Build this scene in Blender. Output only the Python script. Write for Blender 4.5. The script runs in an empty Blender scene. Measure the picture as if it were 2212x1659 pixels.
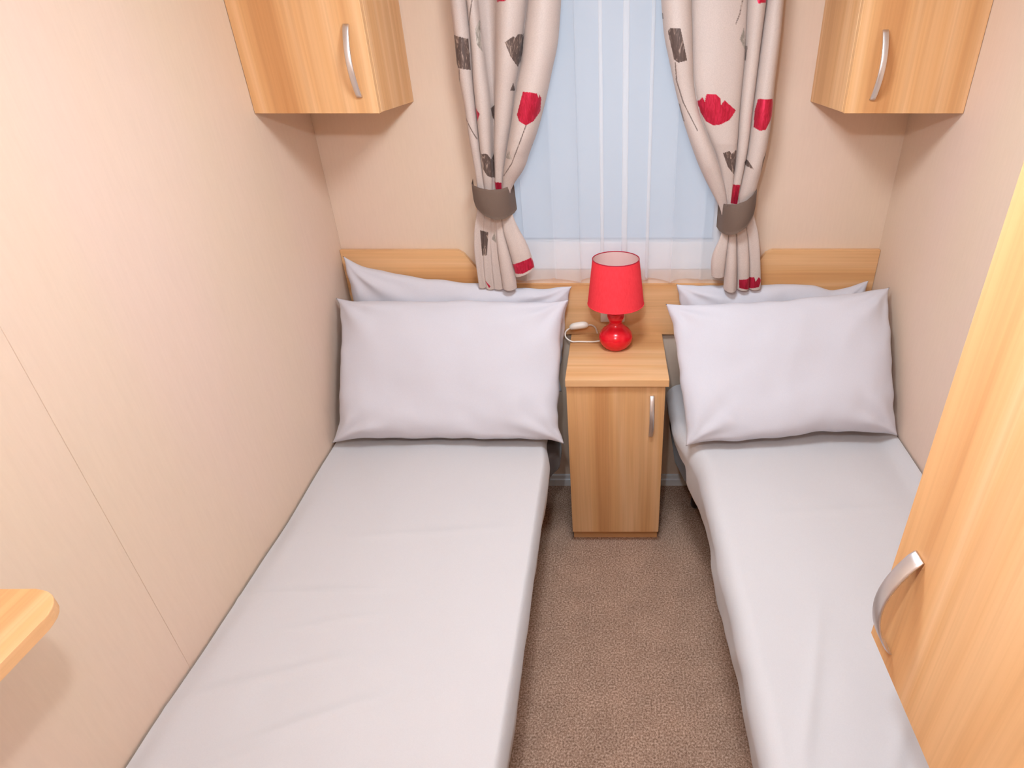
import bpy, bmesh, math, random
from mathutils import Vector, noise
import numpy as np

random.seed(4)
S = bpy.context.scene
C = S.collection
R = math.radians

# ------------------------------------------------------------------ camera
cam = bpy.data.cameras.new('camera')
cam.sensor_fit = 'HORIZONTAL'
cam.sensor_width = 36.0
cam.lens = 36.0 * 1304 / 2212
cam.shift_x = -219 / 2212
cam.clip_start = 0.02
camo = bpy.data.objects.new('camera', cam)
camo.location = (0, 0, 1.644)
camo.rotation_euler = (R(90 - 30.05), 0, 0)
C.objects.link(camo)
S.camera = camo

# ------------------------------------------------------------------ world, light, exposure
world = bpy.data.worlds.new('overcast_sky')
world.use_nodes = True
S.world = world
wb = world.node_tree.nodes['Background']
wb.inputs['Color'].default_value = (0.58, 0.67, 0.82, 1)
wb.inputs['Strength'].default_value = 0.72
LAMP_POS = (-0.087, 0.18, 1.93)
LAMP_STRENGTH = 720.0
FILL_DOME_POS = (0.0, 1.10)
FILL_DOME_STRENGTH = 54.0
LAMP_COLOR = (0.745, 0.875, 0.985, 1)
S.view_settings.view_transform = 'Standard'
S.view_settings.look = 'None'
S.view_settings.gamma = 1.0
S.view_settings.exposure = 0.20
S.view_settings.use_curve_mapping = False

XL, XR, YB, YF, ZC = -0.922, 0.90, 2.0, -0.75, 2.02     # the room: left, right, window wall, door wall, ceiling

# ------------------------------------------------------------------ helpers
def lin(r, g, b):
    f = lambda v: (v / 255 / 12.92) if v / 255 <= 0.04045 else ((v / 255 + 0.055) / 1.055) ** 2.4
    return (f(r), f(g), f(b), 1)

def link(o, parent=None):
    C.objects.link(o)
    if parent:
        o.parent = parent
    return o

def tag(o, label=None, cat=None, group=None, kind=None):
    if label: o['label'] = label
    if cat: o['category'] = cat
    if group: o['group'] = group
    if kind: o['kind'] = kind
    return o

def thing(name, label, cat, loc, group=None):
    o = bpy.data.objects.new(name, None)
    o.empty_display_size = 0.05
    o.location = loc
    link(o)
    return tag(o, label, cat, group)

def obj(name, bm, mat, parent=None, smooth=False, origin=None):
    """bm is in world coordinates; the object's origin is its parent's, or `origin`."""
    off = Vector(parent_world(parent)) if parent else Vector(origin or (0, 0, 0))
    bmesh.ops.translate(bm, verts=bm.verts, vec=-off)
    me = bpy.data.meshes.new(name)
    bmesh.ops.recalc_face_normals(bm, faces=bm.faces)
    for f in bm.faces:
        f.smooth = smooth
    bm.to_mesh(me)
    bm.free()
    me.materials.append(mat)
    o = bpy.data.objects.new(name, me)
    if not parent:
        o.location = off
    return link(o, parent)

def parent_world(p):
    v = Vector((0, 0, 0))
    while p:
        v += p.location
        p = p.parent
    return v

def add_box(bm, x0, x1, y0, y1, z0, z1, bev=0.0, seg=2):
    vs = [bm.verts.new(p) for p in ((x0, y0, z0), (x1, y0, z0), (x1, y1, z0), (x0, y1, z0),
                                    (x0, y0, z1), (x1, y0, z1), (x1, y1, z1), (x0, y1, z1))]
    fs = [bm.faces.new([vs[i] for i in q]) for q in
          ((3, 2, 1, 0), (4, 5, 6, 7), (0, 1, 5, 4), (1, 2, 6, 5), (2, 3, 7, 6), (3, 0, 4, 7))]
    if bev:
        es = {e for f in fs for e in f.edges}
        bmesh.ops.bevel(bm, geom=list(es), offset=bev, segments=seg, profile=0.5, affect='EDGES')
    return bm

def box(*a, **k):
    return add_box(bmesh.new(), *a, **k)

def add_prism(bm, pts, axis, a0, a1, bev=0.0, seg=2):
    """polygon pts extruded along axis ('x','y','z') from a0 to a1"""
    def P(u, v, a):
        return {'x': (a, u, v), 'y': (u, a, v), 'z': (u, v, a)}[axis]
    A = [bm.verts.new(P(u, v, a0)) for u, v in pts]
    B = [bm.verts.new(P(u, v, a1)) for u, v in pts]
    n = len(pts)
    fs = [bm.faces.new(A), bm.faces.new(B[::-1])]
    fs += [bm.faces.new((A[i], B[i], B[(i + 1) % n], A[(i + 1) % n])) for i in range(n)]
    if bev:
        es = {e for f in fs[:2] for e in f.edges}
        bmesh.ops.bevel(bm, geom=list(es), offset=bev, segments=seg, profile=0.5, affect='EDGES')
    return bm

def prism(*a, **k):
    return add_prism(bmesh.new(), *a, **k)

def lathe(prof, cx, cy, n=48, cap=True):
    bm = bmesh.new()
    rings = [[bm.verts.new((cx + r * math.cos(2 * math.pi * i / n), cy + r * math.sin(2 * math.pi * i / n), z))
              for i in range(n)] for r, z in prof]
    for a, b in zip(rings, rings[1:]):
        for i in range(n):
            bm.faces.new((a[i], a[(i + 1) % n], b[(i + 1) % n], b[i]))
    if cap:
        bm.faces.new(rings[0][::-1])
        bm.faces.new(rings[-1])
    return bm

def catmull(pts, k=8):
    pts = [Vector(p) for p in pts]
    P = [pts[0] * 2 - pts[1]] + pts + [pts[-1] * 2 - pts[-2]]
    out = []
    for i in range(1, len(P) - 2):
        a, b, c, d = P[i - 1:i + 3]
        for j in range(k):
            t = j / k
            out.append(0.5 * (2 * b + (c - a) * t + (2 * a - 5 * b + 4 * c - d) * t * t + (3 * b - a - 3 * c + d) * t ** 3))
    out.append(pts[-1])
    return out

def tube(path, rad, n=10):
    bm = bmesh.new()
    rings = []
    up = Vector((0, 0, 1))
    for i, p in enumerate(path):
        t = (path[min(i + 1, len(path) - 1)] - path[max(i - 1, 0)]).normalized()
        s = t.cross(up)
        if s.length < 1e-3:
            s = t.cross(Vector((1, 0, 0)))
        s.normalize()
        w = s.cross(t).normalized()
        r = rad(i / (len(path) - 1)) if callable(rad) else rad
        rings.append([bm.verts.new(p + (s * math.cos(2 * math.pi * k / n) + w * math.sin(2 * math.pi * k / n)) * r) for k in range(n)])
    for a, b in zip(rings, rings[1:]):
        for k in range(n):
            bm.faces.new((a[k], a[(k + 1) % n], b[(k + 1) % n], b[k]))
    bm.faces.new(rings[0][::-1])
    bm.faces.new(rings[-1])
    return bm

def interp(tab, z):
    """piecewise linear in a list of (key, value), any key order"""
    tab = sorted(tab)
    if z <= tab[0][0]: return tab[0][1]
    for (a, va), (b, vb) in zip(tab, tab[1:]):
        if z <= b:
            return va + (vb - va) * (z - a) / (b - a)
    return tab[-1][1]

def sstep(a, b, x):
    t = min(1, max(0, (x - a) / (b - a)))
    return t * t * (3 - 2 * t)

# ------------------------------------------------------------------ materials
def mat(name):
    m = bpy.data.materials.new(name)
    m.use_nodes = True
    nt = m.node_tree
    return m, nt, nt.nodes['Principled BSDF']

def N(nt, kind, **kw):
    n = nt.nodes.new(kind)
    for k, v in kw.items():
        setattr(n, k, v)
    return n

def mapped_noise(nt, scale, nscale, detail=4, rough=0.5, dist=0.0, coord='Object'):
    tc = N(nt, 'ShaderNodeTexCoord')
    mp = N(nt, 'ShaderNodeMapping')
    mp.inputs['Scale'].default_value = scale
    nt.links.new(tc.outputs[coord], mp.inputs['Vector'])
    no = N(nt, 'ShaderNodeTexNoise')
    no.inputs['Scale'].default_value = nscale
    no.inputs['Detail'].default_value = detail
    no.inputs['Roughness'].default_value = rough
    no.inputs['Distortion'].default_value = dist
    nt.links.new(mp.outputs[0], no.inputs['Vector'])
    return no

def ramp(nt, src, stops, interp_='LINEAR'):
    r = N(nt, 'ShaderNodeValToRGB')
    r.color_ramp.interpolation = interp_
    e = r.color_ramp.elements
    e[0].position, e[0].color = stops[0]
    e[1].position, e[1].color = stops[-1]
    for p, c in stops[1:-1]:
        x = e.new(p); x.color = c
    nt.links.new(src, r.inputs[0])
    return r

def mixc(nt, fac, a, b, blend='MIX'):
    m = N(nt, 'ShaderNodeMix', data_type='RGBA', blend_type=blend)
    if isinstance(fac, float): m.inputs[0].default_value = fac
    else: nt.links.new(fac, m.inputs[0])
    for s, v in ((6, a), (7, b)):
        if isinstance(v, tuple): m.inputs[s].default_value = v
        else: nt.links.new(v, m.inputs[s])
    return m.outputs[2]

def bump(nt, bs, src, strength, dist):
    b = N(nt, 'ShaderNodeBump')
    b.inputs['Strength'].default_value = strength
    b.inputs['Distance'].default_value = dist
    nt.links.new(src, b.inputs['Height'])
    nt.links.new(b.outputs[0], bs.inputs['Normal'])

def wood(name, grain, light, mid, dark, stripe=7.0):
    """laminate with wide tonal stripes and fine streaks running along `grain`"""
    m, nt, bs = mat(name)
    long_ = {'x': (0.05, 1, 1), 'y': (1, 0.05, 1), 'z': (1, 1, 0.05)}[grain]
    n1 = mapped_noise(nt, long_, stripe, 1.5, 0.4, 0.25)
    r1 = ramp(nt, n1.outputs['Fac'], [(0.32, dark), (0.44, mid), (0.50, light), (0.57, mid), (0.68, light)])
    fine = {'x': (0.012, 1, 1), 'y': (1, 0.012, 1), 'z': (1, 1, 0.012)}[grain]
    n2 = mapped_noise(nt, fine, 130, 3, 0.6, 0.3)
    r2 = ramp(nt, n2.outputs['Fac'], [(0.35, (0.90, 0.88, 0.86, 1)), (0.6, (1, 1, 1, 1))])
    veins = {'x': (0.03, 1, 1), 'y': (1, 0.03, 1), 'z': (1, 1, 0.03)}[grain]
    n3 = mapped_noise(nt, veins, 34, 2, 0.5, 0.8)
    r3 = ramp(nt, n3.outputs['Fac'], [(0.52, (1, 1, 1, 1)), (0.68, (0.87, 0.80, 0.72, 1))])
    c = mixc(nt, 0.65, r1.outputs[0], r3.outputs[0], 'MULTIPLY')
    nt.links.new(mixc(nt, 0.8, c, r2.outputs[0], 'MULTIPLY'), bs.inputs['Base Color'])
    bs.inputs['Roughness'].default_value = 0.42
    bs.inputs['Specular IOR Level'].default_value = 0.3
    bump(nt, bs, n2.outputs['Fac'], 0.05, 0.001)
    return m

W_L, W_M, W_D = lin(232, 184, 136), lin(224, 170, 117), lin(207, 149, 97)
M_WOODV = wood('beech_laminate_upright_grain', 'z', W_L, W_M, W_D)
M_WOODH = wood('beech_laminate_level_grain', 'x', W_L, W_M, W_D)
M_WOODY = wood('beech_laminate_shelf_grain', 'y', W_L, W_M, W_D)

def plain(name, col, rough=0.5, metal=0.0, spec=0.4):
    m, nt, bs = mat(name)
    bs.inputs['Base Color'].default_value = col
    bs.inputs['Roughness'].default_value = rough
    bs.inputs['Metallic'].default_value = metal
    bs.inputs['Specular IOR Level'].default_value = spec
    return m, nt, bs

def wall_mat():
    m, nt, bs = mat('cream_wallboard')
    n1 = mapped_noise(nt, (1, 1, 0.35), 2.2, 2, 0.5)
    r1 = ramp(nt, n1.outputs['Fac'], [(0.35, lin(224, 199, 175)), (0.65, lin(226, 198, 180))])
    n2 = mapped_noise(nt, (1, 1, 0.10), 160, 3, 0.6)
    r2 = ramp(nt, n2.outputs['Fac'], [(0.3, (0.965, 0.96, 0.955, 1)), (0.65, (1, 1, 1, 1))])
    nt.links.new(mixc(nt, 0.8, r1.outputs[0], r2.outputs[0], 'MULTIPLY'), bs.inputs['Base Color'])
    bs.inputs['Roughness'].default_value = 0.55
    bs.inputs['Specular IOR Level'].default_value = 0.25
    bump(nt, bs, n2.outputs['Fac'], 0.06, 0.001)
    return m
M_WALL = wall_mat()
M_CEIL = plain('white_ceiling_board', lin(238, 230, 222), 0.7)[0]
M_WHITE = plain('white_gloss_paint', lin(232, 230, 230), 0.35)[0]
M_UPVC = plain('white_window_plastic', lin(236, 236, 240), 0.3)[0]

def carpet_mat():
    m, nt, bs = mat('brown_twist_carpet')
    n1 = mapped_noise(nt, (1, 1, 1), 190, 3, 0.75)
    r1 = ramp(nt, n1.outputs['Fac'], [(0.36, lin(142, 109, 91)), (0.5, lin(190, 152, 129)), (0.64, lin(230, 196, 174))])
    n2 = mapped_noise(nt, (1, 1, 1), 9, 3, 0.6)
    r2 = ramp(nt, n2.outputs['Fac'], [(0.35, (0.86, 0.86, 0.86, 1)), (0.65, (1, 1, 1, 1))])
    nt.links.new(mixc(nt, 1.0, r1.outputs[0], r2.outputs[0], 'MULTIPLY'), bs.inputs['Base Color'])
    bs.inputs['Roughness'].default_value = 1.0
    bs.inputs['Specular IOR Level'].default_value = 0.0
    bump(nt, bs, n1.outputs['Fac'], 0.7, 0.006)
    return m
M_CARPET = carpet_mat()

def linen_mat(name, col):
    m, nt, bs = mat(name)
    n1 = mapped_noise(nt, (1, 1, 1), 420, 2, 0.5)
    r1 = ramp(nt, n1.outputs['Fac'], [(0.3, tuple(c * 0.97 for c in col[:3]) + (1,)), (0.7, col)])
    nt.links.new(r1.outputs[0], bs.inputs['Base Color'])
    bs.inputs['Roughness'].default_value = 0.9
    bs.inputs['Specular IOR Level'].default_value = 0.1
    bs.inputs['Sheen Weight'].default_value = 0.15
    n2 = mapped_noise(nt, (1, 1, 1), 7, 3, 0.5, 0.4)
    bump(nt, bs, n2.outputs['Fac'], 0.10, 0.02)
    return m
M_SHEET = linen_mat('white_cotton_sheet', lin(205, 200, 201))
M_PILLOW = linen_mat('white_cotton_pillowcase', lin(209, 205, 212))
M_DARKBED = linen_mat('dark_brown_mattress_cover', lin(62, 50, 46))
M_METAL = plain('brushed_steel', lin(226, 222, 222), 0.42, 1.0)[0]
M_RED = plain('glossy_red_ceramic', lin(226, 18, 38), 0.22, 0, 0.5)[0]
M_CORD = plain('white_plastic_cable', lin(238, 226, 214), 0.4)[0]
M_RIM = plain('dark_red_binding', lin(176, 24, 52), 0.7)[0]
M_LINING = plain('pale_pink_shade_lining', lin(236, 200, 196), 0.8)[0]
M_TIE = linen_mat('brown_tieback_fabric', lin(150, 126, 112))

def shade_mat():
    m, nt, bs = mat('red_fabric_shade')
    n = mapped_noise(nt, (1, 1, 0.2), 300, 2, 0.5)
    r = ramp(nt, n.outputs['Fac'], [(0.3, lin(236, 58, 68)), (0.7, lin(243, 66, 76))])
    nt.links.new(r.outputs[0], bs.inputs['Base Color'])
    bs.inputs['Roughness'].default_value = 0.85
    bs.inputs['Specular IOR Level'].default_value = 0.1
    return m
M_SHADE = shade_mat()

def curtain_mat():
    m, nt, bs = mat('printed_beige_curtain_cloth')
    at = N(nt, 'ShaderNodeAttribute', attribute_name='print')
    base_n = mapped_noise(nt, (1, 1, 1), 350, 2, 0.5)
    cloth = ramp(nt, base_n.outputs['Fac'], [(0.3, lin(190, 171, 162)), (0.7, lin(199, 180, 171))])
    st = mapped_noise(nt, (1, 1, 0.25), 120, 3, 0.6, 1.2)
    br = ramp(nt, st.outputs['Fac'], [(0.45, lin(84, 66, 60)), (0.56, lin(100, 80, 72)), (0.66, lin(166, 142, 128))])
    rd = ramp(nt, st.outputs['Fac'], [(0.40, lin(176, 24, 52)), (0.65, lin(206, 40, 74))])
    gr = ramp(nt, st.outputs['Fac'], [(0.45, lin(128, 118, 108)), (0.62, lin(188, 174, 162))])
    sep = N(nt, 'ShaderNodeSeparateColor')
    nt.links.new(at.outputs['Color'], sep.inputs[0])
    c1 = mixc(nt, sep.outputs[1], cloth.outputs[0], br.outputs[0])
    c2 = mixc(nt, sep.outputs[0], c1, rd.outputs[0])
    c3 = mixc(nt, sep.outputs[2], c2, gr.outputs[0])
    nt.links.new(c3, bs.inputs['Base Color'])
    rr = N(nt, 'ShaderNodeMapRange')
    rr.inputs['To Min'].default_value = 0.55
    rr.inputs['To Max'].default_value = 0.36
    nt.links.new(sep.outputs[0], rr.inputs['Value'])
    nt.links.new(rr.outputs[0], bs.inputs['Roughness'])
    sl = N(nt, 'ShaderNodeMapRange')
    sl.inputs['To Min'].default_value = 0.35
    sl.inputs['To Max'].default_value = 1.0
    nt.links.new(sep.outputs[0], sl.inputs['Value'])
    nt.links.new(sl.outputs[0], bs.inputs['Specular IOR Level'])
    nt.links.new(mixc(nt, sep.outputs[0], (1.0, 1.0, 1.0, 1), (1.0, 0.45, 0.55, 1)), bs.inputs['Specular Tint'])
    mt = N(nt, 'ShaderNodeMath', operation='MULTIPLY')
    mt.inputs[1].default_value = 0.55
    nt.links.new(sep.outputs[0], mt.inputs[0])
    nt.links.new(mt.outputs[0], bs.inputs['Metallic'])
    bs.inputs['Sheen Weight'].default_value = 0.1
    return m
M_CURTAIN = curtain_mat()

def net_mat():
    m, nt, bs = mat('white_voile_net')
    out = nt.nodes['Material Output']
    tr = N(nt, 'ShaderNodeBsdfTransparent')
    df = N(nt, 'ShaderNodeBsdfDiffuse')
    df.inputs[0].default_value = (0.93, 0.92, 0.94, 1)
    tl = N(nt, 'ShaderNodeBsdfTranslucent')
    tl.inputs[0].default_value = (0.93, 0.92, 0.94, 1)
    a = N(nt, 'ShaderNodeMixShader'); a.inputs[0].default_value = 0.4
    nt.links.new(df.outputs[0], a.inputs[1]); nt.links.new(tl.outputs[0], a.inputs[2])
    b = N(nt, 'ShaderNodeMixShader'); b.inputs[0].default_value = 0.50
    nt.links.new(tr.outputs[0], b.inputs[1]); nt.links.new(a.outputs[0], b.inputs[2])
    nt.links.new(b.outputs[0], out.inputs[0])
    return m
M_NET = net_mat()

def glass_mat():
    m, nt, bs = mat('window_glass')
    out = nt.nodes['Material Output']
    tr = N(nt, 'ShaderNodeBsdfTransparent'); tr.inputs[0].default_value = (0.94, 0.96, 0.98, 1)
    gl = N(nt, 'ShaderNodeBsdfGlossy'); gl.inputs['Roughness'].default_value = 0.03
    fr = N(nt, 'ShaderNodeFresnel'); fr.inputs[0].default_value = 1.45
    b = N(nt, 'ShaderNodeMixShader')
    nt.links.new(fr.outputs[0], b.inputs[0]); nt.links.new(tr.outputs[0], b.inputs[1]); nt.links.new(gl.outputs[0], b.inputs[2])
    nt.links.new(b.outputs[0], out.inputs[0])
    return m
M_GLASS = glass_mat()

def emit_mat(name, col, s):
    m, nt, bs = mat(name)
    bs.inputs['Base Color'].default_value = (0.9, 0.9, 0.9, 1)
    bs.inputs['Emission Color'].default_value = col
    bs.inputs['Emission Strength'].default_value = s
    return m

# ------------------------------------------------------------------ room shell
def struct(name, bm, m, parent=None, origin=None):
    o = obj(name, bm, m, parent, origin=origin)
    if not parent:
        o['kind'] = 'structure'
    return o

struct('floor', box(XL - 0.1, XR + 0.1, YF - 0.1, YB + 0.1, -0.05, 0), M_CARPET)
struct('ceiling', box(XL - 0.1, XR + 0.1, YF - 0.1, YB + 0.1, ZC, ZC + 0.05), M_CEIL)

# left wall: a backing with wallboard panels, butted with a fine open joint
wl = struct('wall_left', box(XL - 0.08, XL - 0.012, YF, YB + 0.08, 0, ZC), M_WALL)
for a, b in ((0.829, YB), (-0.39, 0.829), (YF, -0.39)):
    struct('wall_panel', box(XL - 0.012, XL, a + 0.0002, b - 0.0002, 0.0, ZC, bev=0.0006, seg=1), M_WALL, wl)
struct('wall_right', box(XR, XR + 0.08, YF, YB + 0.08, 0, ZC), M_WALL)

# window wall with its opening
WX0, WX1, WZ0, WZ1 = -0.40, 0.39, 0.94, 1.86
bm = bmesh.new()
add_box(bm, XL, WX0, YB, YB + 0.08, 0, ZC)
add_box(bm, WX1, XR, YB, YB + 0.08, 0, ZC)
add_box(bm, WX0, WX1, YB, YB + 0.08, 0, WZ0)
add_box(bm, WX0, WX1, YB, YB + 0.08, WZ1, ZC)
struct('wall_back', bm, M_WALL)
bm = bmesh.new()
add_box(bm, XL, XR, YF - 0.08, YF, 0, ZC)
struct('wall_front', bm, M_WALL)
d = struct('door_1', box(-0.40, 0.30, YF, YF + 0.03, 0.005, 1.90, bev=0.003), M_WOODV, origin=(-0.05, YF, 0))
struct('door_handle', box(0.20, 0.29, YF + 0.03, YF + 0.055, 0.98, 1.0, bev=0.004), M_METAL, d)

# window: white frame, glass, bottom rail
win = struct('window_1', box(WX0, WX1, YB + 0.01, YB + 0.07, WZ0, 1.036, bev=0.003), M_UPVC, origin=(0, YB, WZ0))
struct('frame_rail', box(WX0, WX1, YB + 0.01, YB + 0.07, WZ1 - 0.05, WZ1, bev=0.003), M_UPVC, win)
struct('frame_stile', box(WX0, WX0 + 0.05, YB + 0.01, YB + 0.07, 1.036, WZ1 - 0.05, bev=0.003), M_UPVC, win)
struct('frame_stile', box(WX1 - 0.05, WX1, YB + 0.01, YB + 0.07, 1.036, WZ1 - 0.05, bev=0.003), M_UPVC, win)
struct('glass_pane', box(WX0 + 0.05, WX1 - 0.05, YB + 0.045, YB + 0.049, 1.036, WZ1 - 0.05), M_GLASS, win)

struct('baseboard_back', prism([(YB, 0), (YB - 0.014, 0), (YB - 0.014, 0.030), (YB - 0.009, 0.034), (YB - 0.009, 0.050), (YB, 0.052)], 'x', XL, XR), M_WHITE)
struct('baseboard_left', box(XL, XL + 0.012, YF, YB - 0.016, 0, 0.05, bev=0.003), M_WHITE)
struct('baseboard_right', box(XR - 0.012, XR, YF, YB - 0.016, 0, 0.05, bev=0.003), M_WHITE)

# ------------------------------------------------------------------ ceiling lamp (above and just in front of the camera)
cl = thing('ceiling_lamp', 'small round bulb lamp on the white ceiling', 'lamp', (LAMP_POS[0], LAMP_POS[1], ZC))
obj('lamp_base', lathe([(0.045, ZC - 0.018), (0.05, ZC - 0.012), (0.05, ZC)], LAMP_POS[0], LAMP_POS[1]), M_WHITE, cl, True)
obj('lamp_holder', lathe([(0.016, LAMP_POS[2] + 0.024), (0.018, ZC - 0.018)], LAMP_POS[0], LAMP_POS[1], 24), M_WHITE, cl, True)
obj('bulb', lathe([(0.03 * math.sin(a), LAMP_POS[2] - 0.03 * math.cos(a)) for a in [0.02 + i * (math.pi - 0.6) / 14 for i in range(15)]],
                  LAMP_POS[0], LAMP_POS[1], 24), emit_mat('warm_bulb_glow', LAMP_COLOR, LAMP_STRENGTH), cl, True)

dl = thing('added_fill_dome', 'wide frosted dome added on the ceiling for soft fill light', 'lamp', (FILL_DOME_POS[0], FILL_DOME_POS[1], ZC))  # added dome above the frame, gives the room soft fill light
obj('lamp_base', lathe([(0.165, ZC - 0.015), (0.17, ZC - 0.010), (0.17, ZC)], *FILL_DOME_POS), M_WHITE, dl, True)
obj('diffuser', lathe([(0.02, ZC - 0.070), (0.08, ZC - 0.064), (0.125, ZC - 0.048), (0.150, ZC - 0.028), (0.155, ZC - 0.0155)], *FILL_DOME_POS, n=32),
    emit_mat('added_fill_dome_glow', LAMP_COLOR, FILL_DOME_STRENGTH), dl, True)

# ------------------------------------------------------------------ bow handle
def bow_handle(parent, p0, p1, out, width_dir, bow=0.026, w=0.015, t=0.0045):
    """flat steel strip bowed outwards between p0 and p1"""
    p0, p1, out, wd = Vector(p0), Vector(p1), Vector(out), Vector(width_dir)
    bm = bmesh.new()
    n = 20
    rings = []
    for i in range(n + 1):
        s = i / n
        c = p0.lerp(p1, s) + out * (bow * math.sin(math.pi * s) ** 0.85 + 0.0005)
        tang = (p1 - p0) / n + out * bow * (math.sin(math.pi * min(1, s + .02)) - math.sin(math.pi * max(0, s - .02)))
        nrm = wd.cross(tang).normalized()
        if nrm.dot(out) < 0: nrm = -nrm
        ww = w * (1.0 if 0.02 < s < 0.98 else 0.94)
        rings.append([bm.verts.new(c + wd * a * ww / 2 + nrm * b * t) for a, b in
                      ((-1, 0.0), (1, 0.0), (1, 0.6), (0.7, 1), (-0.7, 1), (-1, 0.6))])
    for a, b in zip(rings, rings[1:]):
        for k in range(6):
            bm.faces.new((a[k], a[(k + 1) % 6], b[(k + 1) % 6], b[k]))
    bm.faces.new(rings[0]); bm.faces.new(rings[-1])
    o = obj('handle', bm, M_METAL, parent, True)
    return o

# ------------------------------------------------------------------ wall cupboards
def cupboard(label, x0, x1, hx, hz0, hz1, wall_side):
    yf, z0, z1 = 1.69, 1.469, 1.96
    t = thing('wall_cupboard', label, 'cupboard', ((x0 + x1) / 2, YB, z0), 'corner wall cupboards')
    obj('carcass', box(x0 + 0.001, x1 - 0.001, yf + 0.021, YB - 0.001, z0 + 0.001, z1, bev=0.001, seg=1), M_WOODV, t)
    d = obj('door', box(x0 + 0.001, x1 - 0.001, yf, yf + 0.017, z0, z1, bev=0.0012), M_WOODV, t)
    bow_handle(d, (hx, yf, hz0), (hx, yf, hz1), (0, -1, 0), (1, 0, 0))
    return t
cupboard('beech wall cupboard in the corner above the bed by the wall with the shelf', XL, -0.600, -0.643, 1.507, 1.666, -1)
cupboard('beech wall cupboard in the corner on the wardrobe side of the curtains', 0.592, XR, 0.657, 1.501, 1.654, 1)

# ------------------------------------------------------------------ headboard panel along the window wall
hb = prism([(XL + 0.001, 0.704), (XR - 0.001, 0.704), (XR - 0.001, 1.018), (0.535, 1.018), (0.515, 1.008), (0.44, 0.893),
            (-0.425, 0.893), (-0.505, 1.005), (-0.525, 1.017), (XL + 0.001, 1.017)], 'y', YB - 0.018, YB - 0.001, bev=0.0012)
o = obj('headboard', hb, M_WOODH, origin=(0, YB - 0.018, 0.704))
tag(o, 'long beech headboard panel with cut-down middle fixed under the window', 'headboard')

# ------------------------------------------------------------------ beds
def wr(x, y, s, a, seed):
    return a * noise.noise(Vector((x * s + seed, y * s * 0.8 - seed, seed * 1.7)))

def crease(x, y, x0, y0, ang, length, wdt, amp):
    """one soft fold line"""
    ca, sa = math.cos(ang), math.sin(ang)
    u = (x - x0) * ca + (y - y0) * sa
    v = -(x - x0) * sa + (y - y0) * ca
    if abs(u) > length: return 0.0
    f = (1 - (u / length) ** 2) ** 2
    return amp * f * math.exp(-(v / wdt) ** 2)

def bed_sheet(parent, side, wall_x, edge, shoulder, ztop, zwall, hem, y0, y1, creases, seed, sidewave):
    """a sheet from the wall edge over the mattress and down the aisle side; side=+1 when the aisle is towards +x"""
    bm = bmesh.new()
    ny, nt, ns = 190, 90, 34
    rows = []
    for j in range(ny + 1):
        y = y0 + (y1 - y0) * j / ny
        e, sh, zh = edge(y), shoulder(y), hem(y)
        row = []
        zt0 = ztop(y)
        for i in range(nt + 1):                                     # the top, wall to shoulder
            s = i / nt
            x = wall_x + (sh - wall_x) * s
            near = math.exp(-((x - wall_x) / 0.03) ** 2)
            z = zt0 + 0.006 * math.sin(math.pi * s) + wr(x, y, 4.5, 0.006, seed) + wr(x, y, 14, 0.0018, seed + 5)
            z += near * (zwall(y) - zt0) + near * wr(x, y, 9, 0.004, seed + 2)
            for c in creases: z += 1.7 * crease(x, y, *c)
            row.append((x, y, z))
        xs, zs = row[-1][0], row[-1][2]
        for i in range(1, ns + 1):                                  # rounded shoulder, then the hanging side
            s = i / ns
            if s < 0.45:
                a = s / 0.45 * math.pi / 2
                x = xs + (e - xs) * math.sin(a)
                z = zs - 0.055 * (1 - math.cos(a))
            else:
                q = (s - 0.45) / 0.55
                z = zs - 0.055 + (zh - (zs - 0.055)) * q
                x = e - side * 0.012 * q
            k = sstep(0.15, 0.8, s)
            x += side * k * (sidewave * noise.noise(Vector((y * 5.5 + 0.9 * z, z * 3.0, seed + 9))) + 0.35 * sidewave * noise.noise(Vector((y * 14 + 4 * z, z * 6, seed))))
            if s > 0.999: z += 0.004 * noise.noise(Vector((y * 12, 0, seed)))
            row.append((x, y, z))
        # a turned hem, thicker at the lip
        x, yy, z = row[-1]
        row.append((x - side * 0.004, yy, z - 0.002))
        row.append((x - side * 0.006, yy, z + 0.010))
        rows.append([bm.verts.new(p) for p in row])
    for a, b in zip(rows, rows[1:]):
        for i in range(len(a) - 1):
            bm.faces.new((a[i], a[i + 1], b[i + 1], b[i]))
    return obj('sheet', bm, M_SHEET, parent, True)

def bed(label, x0, x1, outline, zm0, zm1, legs):
    t = thing('single_bed', label, 'bed', ((x0 + x1) / 2, 1.0, 0), 'single beds')
    m = prism(outline, 'z', zm0, zm1, bev=0.022, seg=4)
    obj('mattress', m, M_DARKBED, t, True)
    obj('bed_frame', box(x0 + 0.03, x1 - 0.03, 0.16, 1.93, zm0 - 0.045, zm0 - 0.001, bev=0.004), M_DARKBED, t)
    for lx, ly in legs:
        obj('leg', lathe([(0.016, 0.0), (0.02, 0.01), (0.022, zm0 - 0.046)], lx, ly, 20), M_DARKBED, t, True)
    return t

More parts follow.
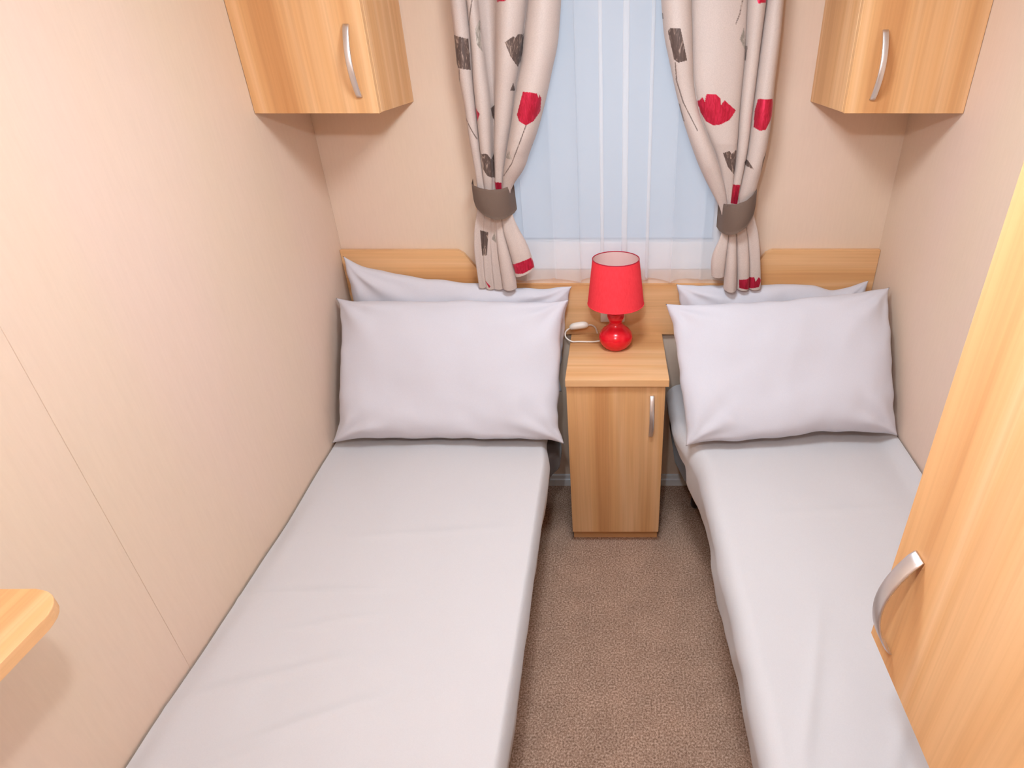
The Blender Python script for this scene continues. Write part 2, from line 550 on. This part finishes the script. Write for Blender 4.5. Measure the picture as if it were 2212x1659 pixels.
# left bed
bed_a = bed('single bed made up in white beside the wall with the shelf', XL, -0.22,
    [(XL + 0.012, 0.13), (-0.236, 0.13), (-0.236, 1.57), (-0.200, 1.60), (-0.182, 1.63), (-0.180, 1.70), (-0.20, 1.73), (-0.245, 1.75), (-0.245, 1.945), (XL + 0.012, 1.945)],
    0.358, 0.438, [(-0.84, 0.25), (-0.30, 0.25), (-0.84, 1.86), (-0.30, 1.86)])
bed_sheet(bed_a, 1, XL + 0.006,
          lambda y: -0.207 - 0.018 * sstep(1.55, 1.68, y), lambda y: -0.226 - 0.016 * sstep(1.5, 1.66, y),
          lambda y: 0.462 + 0.012 * sstep(1.0, 1.6, y), lambda y: 0.452 + 0.03 * sstep(1.2, 1.62, y),
          lambda y: 0.335 - 0.012 * sstep(1.2, 0.5, y) + 0.08 * sstep(1.62, 1.70, y), 0.11, 1.94,
          [(-0.75, 1.02, 0.05, 0.30, 0.008, 0.003), (-0.72, 0.80, 0.30, 0.28, 0.012, 0.0035), (-0.60, 0.70, 0.38, 0.30, 0.014, 0.004),
           (-0.66, 0.93, 0.22, 0.22, 0.010, 0.0025), (-0.5, 1.22, 0.10, 0.35, 0.012, 0.002), (-0.72, 0.62, 0.42, 0.30, 0.016, 0.004)],
          3.1, 0.006)
# right bed
bed_b = bed('single bed made up in white beside the wardrobe', 0.27, XR,
    [(XR - 0.012, 0.13), (0.305, 0.13), (0.305, 1.45), (0.235, 1.58), (0.212, 1.68), (0.212, 1.90), (0.235, 1.945), (XR - 0.012, 1.945)],
    0.345, 0.48, [(0.82, 0.25), (0.38, 0.25), (0.82, 1.86), (0.33, 1.86)])
bed_sheet(bed_b, -1, XR - 0.006,
          lambda y: 0.272 - 0.012 * sstep(0.9, 1.35, y) - 0.062 * sstep(1.42, 1.70, y), lambda y: 0.318 - 0.012 * sstep(0.9, 1.3, y) - 0.05 * sstep(1.42, 1.7, y),
          lambda y: 0.512 + 0.01 * sstep(1.0, 1.5, y), lambda y: 0.535 + 0.015 * sstep(1.0, 1.6, y),
          lambda y: 0.345 + 0.045 * sstep(1.52, 1.68, y), 0.11, 1.94,
          [(0.40, 0.75, 1.2, 0.30, 0.014, 0.004), (0.52, 0.62, 1.0, 0.25, 0.014, 0.003), (0.6, 1.25, 0.1, 0.3, 0.014, 0.002)],
          7.7, 0.013)

# ------------------------------------------------------------------ pillows
def pillow(label, bl, br, tl, tr, front, back, seed, top=lambda u: 0, bottom=lambda u: 0, pinch=0.035, extra=None):
    """four corner points; front/back are the half thicknesses"""
    bl, br, tl, tr = map(Vector, (bl, br, tl, tr))
    nrm = ((br - bl).cross(tl - bl)).normalized()
    if nrm.y > 0: nrm = -nrm                                         # faces the camera side
    upv = ((tl + tr) - (bl + br)).normalized()
    rt = ((br + tr) - (bl + tl)).normalized()
    bm = bmesh.new()
    n, m = 84, 60
    def pt(i, j, sgn):
        u, v = -1 + 2 * i / n, -1 + 2 * j / m
        # denser rows at the rim
        u = math.sin(u * math.pi / 2) * 0.55 + u * 0.45
        v = math.sin(v * math.pi / 2) * 0.55 + v * 0.45
        p = (bl * (1 - u) * (1 - v) + br * (1 + u) * (1 - v) + tl * (1 - u) * (1 + v) + tr * (1 + u) * (1 + v)) / 4
        p = p - rt * pinch * u * abs(u) ** 3 * (1 - abs(v) ** 7) - upv * pinch * 0.7 * v * abs(v) ** 3 * (1 - abs(u) ** 8)
        p = p + upv * (top(u) * sstep(-0.2, 1, v) + bottom(u) * sstep(0.2, -1, v))
        edge_n = 0.006 * noise.noise(Vector((u * 5, v * 5, seed)))
        p = p + rt * edge_n * abs(u) ** 6 + upv * edge_n * abs(v) ** 6
        h = (max(0, 1 - abs(u) ** 7) * max(0, 1 - abs(v) ** 6)) ** 0.52
        h *= 0.86 + 0.14 * (1 - u * u) * (1 - v * v)
        rim = (1 - h)
        w = 0.010 * noise.noise(Vector((u * 2.2, v * 1.7, seed + 3))) + 0.004 * noise.noise(Vector((u * 6, v * 4, seed + 8)))
        # gathers radiating from the corners
        for cu, cv in ((-1, -1), (1, -1), (-1, 1), (1, 1)):
            du, dv = u - cu, v - cv
            r = math.hypot(du, dv)
            w += 0.0045 * math.exp(-((r - 0.35) / 0.25) ** 2) * math.sin(9 * math.atan2(dv, du) + seed)
        t = (front if sgn > 0 else back)
        p = p + nrm * sgn * (t * h + w * min(1, h * 1.6) + 0.0015)
        if extra: p = extra(p, u, v)
        return p
    F = [[bm.verts.new(pt(i, j, 1)) for i in range(n + 1)] for j in range(m + 1)]
    B = [[None] * (n + 1) for j in range(m + 1)]
    for j in range(m + 1):
        for i in range(n + 1):
            rimv = i in (0, n) or j in (0, m)
            B[j][i] = F[j][i] if rimv else bm.verts.new(pt(i, j, -1))
    for j in range(m):
        for i in range(n):
            bm.faces.new((F[j][i], F[j][i + 1], F[j + 1][i + 1], F[j + 1][i]))
            q = (B[j][i], B[j + 1][i], B[j + 1][i + 1], B[j][i + 1])
            bm.faces.new(q)
    base = (bl + br) / 2
    o = obj('pillow', bm, M_PILLOW, smooth=True, origin=base)
    tag(o, label, 'pillow', 'white pillows on the beds')
    return o

pillow('white pillow standing against the headboard, one pointed corner raised by the wall with the shelf', (-0.885, 1.885, 0.52), (-0.19, 1.885, 0.52), (-0.905, 1.957, 1.003), (-0.142, 1.955, 0.900),
       0.045, 0.028, 1.3, top=lambda u: -0.026 * (1 - u ** 4) * (1 - 0.25 * u), pinch=0.010)
pillow('white pillow leaning at the front of the bed beside the wall with the shelf', (-0.912, 1.600, 0.498), (-0.160, 1.603, 0.490), (-0.915, 1.862, 0.893), (-0.146, 1.868, 0.886),
       0.060, 0.035, 4.2, top=lambda u: 0.010 * (1 - u * u), pinch=0.025)
pillow('white pillow behind another, against the headboard on the wardrobe side', (0.27, 1.885, 0.56), (0.86, 1.885, 0.56), (0.215, 1.957, 0.906), (0.868, 1.957, 0.919),
       0.045, 0.028, 6.1, top=lambda u: -0.004 * (1 - u ** 6) - 0.024 * math.exp(-((u - 0.66) / 0.2) ** 2), pinch=0.005)
pillow('white pillow leaning at the front of the bed beside the wardrobe', (0.222, 1.515, 0.545), (0.890, 1.552, 0.560), (0.168, 1.818, 0.890), (0.886, 1.828, 0.948),
       0.058, 0.035, 8.6, top=lambda u: -0.010 * (1 - u * u), bottom=lambda u: 0.016 * math.exp(-((u - 0.3) / 0.3) ** 2), pinch=0.014)

# ------------------------------------------------------------------ bedside cabinet
ns = thing('bedside_cabinet', 'narrow beech bedside cabinet between the two beds under the window', 'cabinet', (0.008, 1.84, 0))
bx0, bx1 = -0.150, 0.166
obj('plinth', box(bx0 + 0.002, bx1 - 0.002, 1.685, 1.96, 0.0, 0.055), M_WOODH, ns)
obj('carcass', box(bx0, bx1, 1.677, 1.98, 0.056, 0.682, bev=0.001, seg=1), M_WOODV, ns)
d = obj('door', box(bx0, bx1, 1.655, 1.674, 0.056, 0.678, bev=0.0012), M_WOODV, ns)
obj('top_board', box(-0.152, 0.176, 1.643, 1.981, 0.682, 0.708, bev=0.002), M_WOODH, ns)
bow_handle(d, (0.124, 1.655, 0.487), (0.124, 1.655, 0.644), (0, -1, 0), (1, 0, 0))

# ------------------------------------------------------------------ table lamp
lx, ly, lz = 0.008, 1.872, 0.708
tl = thing('table_lamp', 'small red table lamp with rounded base and tapered shade on the bedside cabinet', 'lamp', (lx, ly, lz))
prof = [(0.030, 0), (0.036, 0.003), (0.046, 0.012), (0.0545, 0.026), (0.0575, 0.040), (0.055, 0.053), (0.047, 0.066), (0.036, 0.076),
        (0.027, 0.084), (0.0225, 0.091), (0.0215, 0.096), (0.0235, 0.103), (0.0275, 0.111), (0.0290, 0.119), (0.0275, 0.128), (0.022, 0.136), (0.015, 0.142), (0.010, 0.146), (0.010, 0.17)]
pv = [(p.x, p.z) for p in catmull([(r, 0, z) for r, z in prof], 4)]
obj('base', lathe([(max(r, 0.008), lz + z) for r, z in pv], lx, ly, 64), M_RED, tl, True)
z0, z1, r0, r1 = 0.872, 1.024, 0.0935, 0.0755
bm = lathe([(r0, z0), (r1, z1)], lx, ly, 96, cap=False)
sh = obj('lamp_shade', bm, M_SHADE, tl, True)
bm = lathe([(r1 - 0.0015, z1 - 0.0005), (r0 - 0.0015, z0 + 0.0005)], lx, ly, 96, cap=False)
obj('shade_lining', bm, M_LINING, sh, True)
for r, z in ((r0, z0), (r1, z1)):
    bm = tube([Vector((lx + (r - 0.0006) * math.cos(2 * math.pi * i / 96), ly + (r - 0.0006) * math.sin(2 * math.pi * i / 96), z)) for i in range(97)], 0.0016, 8)
    obj('shade_rim', bm, M_RIM if z == z1 else M_SHADE, sh, True)
for k in range(3):
    a = 2 * math.pi * k / 3 + 0.5
    obj('shade_spoke', tube([Vector((lx, ly, z1 - 0.05)), Vector((lx + (r1 + 0.004) * math.cos(a), ly + (r1 + 0.004) * math.sin(a), z1 - 0.040))], 0.0012, 6), M_WHITE, sh, True)
obj('bulb', lathe([(0.010, 0.868), (0.012, 0.885), (0.020, 0.905), (0.025, 0.925), (0.023, 0.945), (0.014, 0.960), (0.004, 0.965)], lx, ly, 24), M_WHITE, tl, True)
cord = catmull([(lx - 0.050, 1.895, 0.722), (-0.07, 1.905, 0.713), (-0.12, 1.908, 0.712), (-0.146, 1.905, 0.714), (-0.166, 1.918, 0.722), (-0.170, 1.938, 0.732), (-0.162, 1.952, 0.738), (-0.151, 1.956, 0.742)], 8)
cd = obj('power_cord', tube(cord, 0.0030, 8), M_CORD, tl, True)
sw = catmull([(-0.154, 1.955, 0.741), (-0.14, 1.957, 0.748), (-0.105, 1.960, 0.752), (-0.090, 1.962, 0.751)], 8)
obj('cord_switch', tube(sw, lambda s: 0.0045 + 0.0085 * math.sin(math.pi * min(1, max(0, s * 0.96 + 0.02))) ** 0.6, 12), M_CORD, cd, True)
obj('cord_tail', tube(catmull([(-0.092, 1.962, 0.751), (-0.078, 1.966, 0.749), (-0.066, 1.972, 0.738), (-0.060, 1.974, 0.722), (-0.058, 1.975, 0.713)], 6), 0.0028, 8), M_CORD, cd, True)

# socket on the headboard behind the lamp
so = thing('wall_socket', 'white electric socket on the headboard behind the red lamp', 'socket', (0.0, YB - 0.018, 0.79))
obj('plate', box(-0.046, 0.040, YB - 0.028, YB - 0.018, 0.757, 0.843, bev=0.003), M_CORD, so)
obj('switch', box(0.010, 0.022, YB - 0.031, YB - 0.028, 0.817, 0.834, bev=0.001), M_WHITE, so)

# ------------------------------------------------------------------ overhanging wardrobe by the camera
wx, wy, wz0, wz1 = 0.360, 0.557, 0.920, 1.96
wd = thing('wardrobe', 'tall beech wardrobe raised over the foot of the bed', 'wardrobe', (0.64, 0.2, wz0))
obj('carcass', box(wx + 0.021, XR - 0.001, YF + 0.05, wy, wz0 + 0.001, wz1, bev=0.001, seg=1), M_WOODV, wd)
d1 = obj('door', box(wx, wx + 0.018, 0.062, wy, wz0, wz1, bev=0.0012), M_WOODV, wd)
bow_handle(d1, (wx, 0.510, 0.951), (wx, 0.510, 1.115), (-1, 0, 0), (0, 1, 0), bow=0.030, w=0.022, t=0.0035)
d2 = obj('door', box(wx, wx + 0.018, -0.435, 0.058, wz0, wz1, bev=0.0012), M_WOODV, wd)
bow_handle(d2, (wx, -0.39, 0.951), (wx, -0.39, 1.115), (-1, 0, 0), (0, 1, 0), bow=0.030, w=0.022, t=0.0035)

# ------------------------------------------------------------------ wall shelf on the left
sx, sy, sz = -0.716, 0.557, 1.008
pts = [(XL + 0.001, sy)]
for i in range(9):
    a = math.pi / 2 * (1 - i / 8)
    pts.append((sx - 0.05 + 0.05 * math.cos(a), sy - 0.05 + 0.05 * math.sin(a)))
for i in range(9):
    a = -math.pi / 2 * (i / 8)
    pts.append((sx - 0.05 + 0.05 * math.cos(a), 0.05 + 0.05 * math.sin(a)))
pts.append((XL + 0.001, 0.0))
o = obj('wall_shelf', prism(pts, 'z', sz - 0.018, sz, bev=0.0015), M_WOODY, origin=(XL, 0.28, sz))
tag(o, 'beech shelf board with a rounded corner on the long seamed wall', 'shelf')

# ------------------------------------------------------------------ curtains
L_EDGES = [
 [(1.724,-0.439),(1.644,-0.438),(1.560,-0.440),(1.466,-0.431),(1.395,-0.429),(1.353,-0.426),(1.267,-0.420),(1.205,-0.422),(1.164,-0.428),(1.113,-0.444),(1.036,-0.454),(0.955,-0.452),(0.909,-0.451)],
 [(1.724,-0.395),(1.643,-0.394),(1.532,-0.399),(1.385,-0.399),(1.246,-0.399),(1.205,-0.396),(1.164,-0.403),(1.113,-0.415),(1.036,-0.424),(0.955,-0.429),(0.909,-0.427)],
 [(1.724,-0.365),(1.614,-0.360),(1.472,-0.354),(1.343,-0.365),(1.260,-0.370),(1.205,-0.379),(1.164,-0.383),(1.113,-0.391),(1.036,-0.399),(0.955,-0.401),(0.909,-0.400)],
 [(1.724,-0.315),(1.591,-0.329),(1.472,-0.343),(1.343,-0.358),(1.260,-0.363),(1.205,-0.367),(1.162,-0.373),(1.133,-0.374),(1.051,-0.377),(0.988,-0.374),(0.909,-0.370)],
 [(1.724,-0.230),(1.568,-0.262),(1.508,-0.280),(1.421,-0.299),(1.343,-0.320),(1.260,-0.341),(1.205,-0.347),(1.148,-0.353),(1.107,-0.354),(1.051,-0.342),(0.988,-0.330),(0.909,-0.321)],
 [(1.724,-0.140),(1.617,-0.154),(1.582,-0.166),(1.496,-0.190),(1.421,-0.215),(1.370,-0.235),(1.347,-0.249),(1.288,-0.270),(1.241,-0.314),(1.205,-0.325),(1.158,-0.321),(1.104,-0.302),(1.060,-0.278),(0.994,-0.261),(0.950,-0.258),(0.909,-0.258)],
]
L_FLOWERS = [
 ('b',[(-0.4364,1.6441),(-0.3972,1.6343),(-0.3998,1.5590),(-0.4316,1.5636),(-0.4362,1.5773)]),
 ('g',[(-0.3742,1.6583),(-0.3630,1.6798),(-0.3637,1.6166),(-0.3615,1.6021),(-0.3745,1.6221)]),
 ('d',[(-0.2916,1.6266),(-0.2676,1.6408),(-0.2642,1.6365),(-0.2558,1.6463),(-0.2459,1.6441),(-0.2488,1.6055),(-0.2659,1.5670),(-0.2804,1.5943)]),
 ('b',[(-0.2808,1.5277),(-0.2903,1.5077),(-0.2799,1.5065)]),
 ('r',[(-0.2523,1.5065),(-0.2300,1.5053),(-0.2132,1.5018),(-0.2099,1.4898),(-0.2080,1.4994),(-0.2033,1.4898),(-0.2095,1.4536),(-0.2284,1.4302),(-0.2492,1.4203),(-0.2686,1.4314),(-0.2740,1.4474)]),
 ('r',[(-0.3978,1.4633),(-0.3836,1.4474),(-0.3955,1.4252)]),
 ('b',[(-0.3944,1.3374),(-0.3751,1.3374),(-0.3672,1.3203),(-0.3566,1.3426),(-0.3646,1.2628),(-0.3831,1.2736),(-0.3936,1.2938)]),
 ('g',[(-0.3209,1.3269),(-0.3064,1.3504),(-0.2988,1.3256)]),
 ('r',[(-0.3669,1.2532),(-0.3431,1.2519),(-0.3451,1.2299),(-0.3622,1.2299)]),
 ('d',[(-0.2351,1.3684),(-0.2411,1.3607),(-0.2545,1.3269),(-0.2443,1.3335)]),
 ('d',[(-0.3556,1.4597),(-0.3440,1.4694),(-0.3487,1.4227),(-0.3555,1.4351)]),
 ('r',[(-0.3095,1.7302),(-0.2788,1.7302),(-0.2796,1.7209),(-0.3081,1.7188)]),
 ('b',[(-0.4259,1.1039),(-0.4002,1.0965),(-0.4127,1.0207),(-0.4277,1.0207)]),
 ('g',[(-0.3922,1.0740),(-0.3774,1.1039),(-0.3786,1.0620)]),
 ('r',[(-0.3325,0.9927),(-0.2935,1.0083),(-0.2689,1.0160),(-0.2653,1.0036),(-0.2631,1.0129),(-0.2574,0.9848),(-0.2967,0.9658),(-0.3228,0.9627)]),
 ('r',[(-0.4292,0.9370),(-0.4116,0.9143),(-0.4169,0.9078)]),
]
L_STEMS = [[(-0.4294,1.5602),(-0.4382,1.5018),(-0.4312,1.4413),(-0.4021,1.3787)],
 [(-0.3747,1.7292),(-0.3852,1.6925),(-0.3934,1.6658)],
 [(-0.2492,1.4203),(-0.2685,1.3787),(-0.3012,1.3137),(-0.3326,1.2736)]]
R_EDGES = [
 [(1.724,0.128),(1.637,0.140),(1.580,0.157),(1.521,0.173),(1.434,0.201),(1.347,0.237),(1.286,0.266),(1.224,0.303),(1.192,0.323),(1.162,0.343),(1.087,0.350),(1.048,0.329),(1.004,0.318),(0.963,0.324),(0.908,0.332)],
 [(1.724,0.210),(1.521,0.229),(1.446,0.250),(1.383,0.281),(1.332,0.309),(1.278,0.329),(1.216,0.351),(1.148,0.364),(1.079,0.372),(1.019,0.369),(0.972,0.368),(0.908,0.369)],
 [(1.724,0.362),(1.591,0.369),(1.472,0.368),(1.343,0.370),(1.257,0.369),(1.198,0.367),(1.148,0.382),(1.081,0.396),(1.004,0.405),(0.908,0.414)],
 [(1.724,0.411),(1.625,0.408),(1.521,0.406),(1.421,0.404),(1.343,0.402),(1.249,0.393),(1.192,0.387),(1.148,0.411),(1.081,0.433),(1.004,0.446),(0.908,0.456)],
 [(1.724,0.458),(1.637,0.461),(1.521,0.459),(1.421,0.462),(1.347,0.458),(1.272,0.448),(1.233,0.441),(1.152,0.442),(1.107,0.462),(1.051,0.475),(0.939,0.492),(0.908,0.496)],
]
R_FLOWERS = [
 ('b',[(0.1472,1.6528),(0.1531,1.6593),(0.1795,1.6593),(0.2030,1.5830),(0.1789,1.5773),(0.1669,1.5852),(0.1577,1.6166)]),
 ('r',[(0.2412,1.4778),(0.2548,1.4898),(0.2610,1.4778),(0.2626,1.4922),(0.2647,1.4994),(0.2898,1.4982),(0.3039,1.4874),(0.3067,1.4706),(0.3162,1.4826),(0.3520,1.4560),(0.3357,1.4314),(0.3100,1.4190),(0.2899,1.4165),(0.2689,1.4265),(0.2540,1.4474)]),
 ('r',[(0.4111,1.4862),(0.4506,1.4874),(0.4566,1.4718),(0.4566,1.4413),(0.4395,1.4065),(0.4223,1.4040),(0.4078,1.4115),(0.4070,1.4536)]),
 ('g',[(0.3454,1.6332),(0.3551,1.6604),(0.3675,1.6166),(0.3633,1.6088)]),
 ('r',[(0.3758,1.7302),(0.4077,1.7302),(0.4069,1.7178),(0.3837,1.7157)]),
 ('b',[(0.3252,1.3400),(0.3439,1.3465),(0.3503,1.3374),(0.3656,1.3491),(0.3692,1.3005),(0.3660,1.2763),(0.3441,1.3005)]),
 ('d',[(0.4434,1.3203),(0.4548,1.3504),(0.4488,1.2871),(0.4450,1.2844)]),
 ('d',[(0.3928,1.3137),(0.4018,1.3203),(0.4184,1.2965),(0.3995,1.3031)]),
 ('r',[(0.3676,1.2464),(0.3888,1.2464),(0.3864,1.1878),(0.3663,1.1878)]),
 ('r',[(0.4164,0.9419),(0.4660,0.9499),(0.4725,0.9338),(0.4812,0.9499),(0.4920,0.9370),(0.4855,0.9143),(0.4477,0.9078),(0.4193,0.9143)]),
 ('d',[(0.1289,1.7010),(0.1342,1.6925),(0.1359,1.6819),(0.1310,1.6798)]),
]
R_STEMS = [[(0.1758,1.5370),(0.1988,1.4778),(0.2436,1.4040)],
 [(0.1898,1.4718),(0.2057,1.4265)],
 [(0.3452,1.7292),(0.3392,1.6925),(0.3304,1.6690)],
 [(0.1711,1.5773),(0.1771,1.5370)],
 [(0.3688,1.6166),(0.3687,1.5830)]]


def in_poly(px, pz, poly):
    inside = np.zeros(px.shape, bool)
    n = len(poly)
    for i in range(n):
        x0, z0 = poly[i]; x1, z1 = poly[(i + 1) % n]
        if z0 == z1: continue
        c = ((z0 > pz) != (z1 > pz)) & (px < (x1 - x0) * (pz - z0) / (z1 - z0) + x0)
        inside ^= c
    return inside

def near_line(px, pz, line, w):
    hit = np.zeros(px.shape, bool)
    for (x0, z0), (x1, z1) in zip(line, line[1:]):
        dx, dz = x1 - x0, z1 - z0
        t = np.clip(((px - x0) * dx + (pz - z0) * dz) / (dx * dx + dz * dz), 0, 1)
        hit |= np.hypot(px - x0 - t * dx, pz - z0 - t * dz) < w
    return hit

def curtain(label, edges, flowers, stems, hem, depths, ztop=1.93, per=70):
    """edges: for every fold line, (z, x) from the rail to the hem; a rounded lobe of cloth bulges between neighbours"""
    K = len(edges) - 1
    nz = 600
    # fold lines go on straight up to the rail
    ext = []
    for e in edges:
        e = sorted(e)
        (za, xa), (zb, xb) = e[-2], e[-1]
        ext.append(e + [(ztop, xb + (xb - xa) / (zb - za) * (ztop - zb) * 0.4)])
    verts, cols = [], []
    for j in range(nz + 1):
        v = j / nz
        for k in range(K):
            for i in range(per + (k == K - 1)):
                s = i / per
                zb = hem(k, s)
                z = ztop + (zb - ztop) * v
                x0, x1 = (sum(interp(ext[q], z + o) for o in (-0.024, -0.012, 0, 0.012, 0.024)) / 5 for q in (k, k + 1))
                w = abs(x1 - x0)
                d = depths(k, z) * min(0.068, 0.80 * w + 0.005)
                x = x0 + (x1 - x0) * s
                b = (4 * s * (1 - s)) ** 0.55
                y = 1.912 - d * b + 0.012 * math.exp(-((s - 0.5) / 0.6) ** 2) - 0.0
                y += 0.0025 * noise.noise(Vector((x * 18, z * 3, k * 3.1)))
                if z > 1.40: y += 0.02 * (z - 1.40)
                verts.append((x, y, z))
    V = np.array(verts)
    nc = K * per + 1
    rgb = np.zeros((len(V), 4)); rgb[:, 3] = 1
    for st in stems:
        rgb[near_line(V[:, 0], V[:, 2], st, 0.0015), 2] = 0.0
        rgb[near_line(V[:, 0], V[:, 2], st, 0.0015), 1] = 0.85
    for kind, poly in flowers:
        h = in_poly(V[:, 0], V[:, 2], poly)
        rgb[h, :3] = {'r': (1, 0, 0), 'b': (0, 1, 0), 'd': (0, 1, 0), 'g': (0, 0, 0.9)}[kind]
    org = Vector((float(V[:, 0].mean()), 1.925, float(V[:, 2].min())))
    me = bpy.data.meshes.new('curtain')
    faces = [(j * nc + i, j * nc + i + 1, (j + 1) * nc + i + 1, (j + 1) * nc + i) for j in range(nz) for i in range(nc - 1)]
    me.from_pydata([tuple(Vector(p) - org) for p in verts], [], faces)
    ca = me.color_attributes.new('print', 'FLOAT_COLOR', 'POINT')
    ca.data.foreach_set('color', rgb.astype(np.float32).ravel())
    me.polygons.foreach_set('use_smooth', [True] * len(faces))
    me.materials.append(M_CURTAIN)
    o = bpy.data.objects.new('curtain', me)
    o.location = org
    link(o)
    tag(o, label, 'curtain', 'tied printed curtains')
    return o

def tie_squeeze(zt, lo=0.45):
    return lambda k, z: lo + (1 - lo) * min(1, abs(z - zt) / 0.16)

hemL = {0: 0.903, 1: 0.898, 2: 0.898, 3: 0.904, 4: 0.947}
def lowL(k, z):
    up, lo = (1, 1, -0.3, 1, 1)[k], (0.35, 0.35, 0.35, 0.75, 0.5)[k]
    f = sstep(1.12, 1.26, z)
    return tie_squeeze(1.19)(k, z) * (lo + (up - lo) * f)
curtain('beige curtain with red and brown flower print, tied above the bed on the shelf side', L_EDGES, L_FLOWERS, L_STEMS,
        lambda k, s: hemL[k] + 0.008 - 0.004 * math.sin(math.pi * s) + (0.03 * (s - 0.2) if k == 4 else 0), lowL)
hemR = {0: 0.944, 1: 0.900, 2: 0.900, 3: 0.900}
def lowR(k, z):
    up, lo = (0.8, 0.55, 1, 1)[k], (0.6, 1, 0.7, 0.5)[k]
    f = sstep(1.08, 1.24, z)
    return tie_squeeze(1.14)(k, z) * (lo + (up - lo) * f)
curtain('beige curtain with a large red poppy print, tied above the bed on the wardrobe side', R_EDGES, R_FLOWERS, R_STEMS,
        lambda k, s: hemR[k] + 0.008 - 0.004 * math.sin(math.pi * s), lowR)

# tie-backs: a shaped band round the front of each bunch, its ends going back to the wall
def tieback(label, top, bot, wall_dir):
    n = 40
    bm = bmesh.new()
    tx0, tx1 = top[0][0], top[-1][0]
    rows = []
    T = [(x, z) for x, z in top]; B = [(x, z) for x, z in bot]
    for i in range(n + 1):
        s = i / n
        a = T[0][0] + (T[-1][0] - T[0][0]) * s
        b = B[0][0] + (B[-1][0] - B[0][0]) * s
        zt, zb = interp(T, a), interp(B, b)
        bul = (max(0, 1 - (2 * s - 1) ** 2)) ** 0.5
        y = 1.932 - 0.066 * bul
        row = []
        for q in range(9):
            f = q / 8
            row.append((a + (b - a) * f, y - 0.006 * math.sin(math.pi * f) * bul, zt + (zb - zt) * f + 0.010 * bul))
        rows.append(row)
    # the ends run back to the wall
    first, last = rows[0], rows[-1]
    back0 = [(x - 0.004, 1.968, z + 0.004) for x, y, z in first]
    back1 = [(x + 0.004, 1.968, z + 0.004) for x, y, z in last]
    rows = [back0] + rows + [back1]
    vs = [[bm.verts.new(p) for p in r] for r in rows]
    for a, b in zip(vs, vs[1:]):
        for q in range(8):
            bm.faces.new((a[q], a[q + 1], b[q + 1], b[q]))
    bmesh.ops.solidify(bm, geom=list(bm.faces), thickness=0.004)
    xm = (tx0 + tx1) / 2
    o = obj('curtain_tieback', bm, M_TIE, smooth=True, origin=(xm, 1.93, top[0][1]))
    tag(o, label, 'tieback', 'brown curtain tiebacks')
tieback('brown fabric tieback on the curtain by the raised pillow corner',
        [(-0.438, 1.249), (-0.4281, 1.243), (-0.4042, 1.2354), (-0.3735, 1.2299), (-0.3407, 1.2312), (-0.3188, 1.2381)],
        [(-0.438, 1.205), (-0.4239, 1.1736), (-0.396, 1.1507), (-0.3638, 1.1391), (-0.3389, 1.1405), (-0.3148, 1.1536)], -1)
tieback('brown fabric tieback, the lower and steeper one, on the poppy curtain',
        [(0.3407, 1.185), (0.3736, 1.1864), (0.404, 1.1977), (0.4264, 1.2146), (0.445, 1.2307)],
        [(0.341, 1.097), (0.3583, 1.089), (0.3827, 1.095), (0.413, 1.1142), (0.4355, 1.1478), (0.447, 1.1907)], 1)

# curtain rail above the picture
rl = thing('curtain_rail', 'white curtain rail above the window', 'rail', (0, 1.955, 1.93))
obj('track', box(-0.62, 0.62, 1.935, 1.960, 1.932, 1.950, bev=0.003), M_WHITE, rl)
for x in (-0.55, 0.0, 0.55):
    obj('bracket', box(x - 0.012, x + 0.012, 1.960, YB - 0.001, 1.934, 1.948, bev=0.002), M_WHITE, rl)

# net curtain
def net():
    bm = bmesh.new()
    nx, nz = 520, 60
    x0, x1, zt = -0.385, 0.385, 1.925
    rows = []
    for j in range(nz + 1):
        v = j / nz
        row = []
        for i in range(nx + 1):
            s = i / nx
            q = x0 + (x1 - x0) * s
            ph = 2 * math.pi * (q / 0.088) + 1.7 * math.sin(q * 9) 
            flat = 0.35 + 0.65 * (0.5 + 0.5 * math.sin(q * 14 + 1.0))
            x = q + 0.025 * flat * math.sin(ph)
            zb = 0.920 - 0.014 * abs(math.sin(q * 19 + 0.9)) + 0.003 * math.sin(q * 61)
            z = zt + (zb - zt) * v
            y = 1.986 + 0.007 * math.cos(ph) * (0.6 + 0.4 * v)
            row.append(bm.verts.new((x, y, z)))
        rows.append(row)
    for a, b in zip(rows, rows[1:]):
        for i in range(nx):
            bm.faces.new((a[i], a[i + 1], b[i + 1], b[i]))
    o = obj('net_curtain', bm, M_NET, smooth=True, origin=(0, 1.965, 0.9))
    tag(o, 'sheer white net curtain hanging across the window', 'curtain')
net()
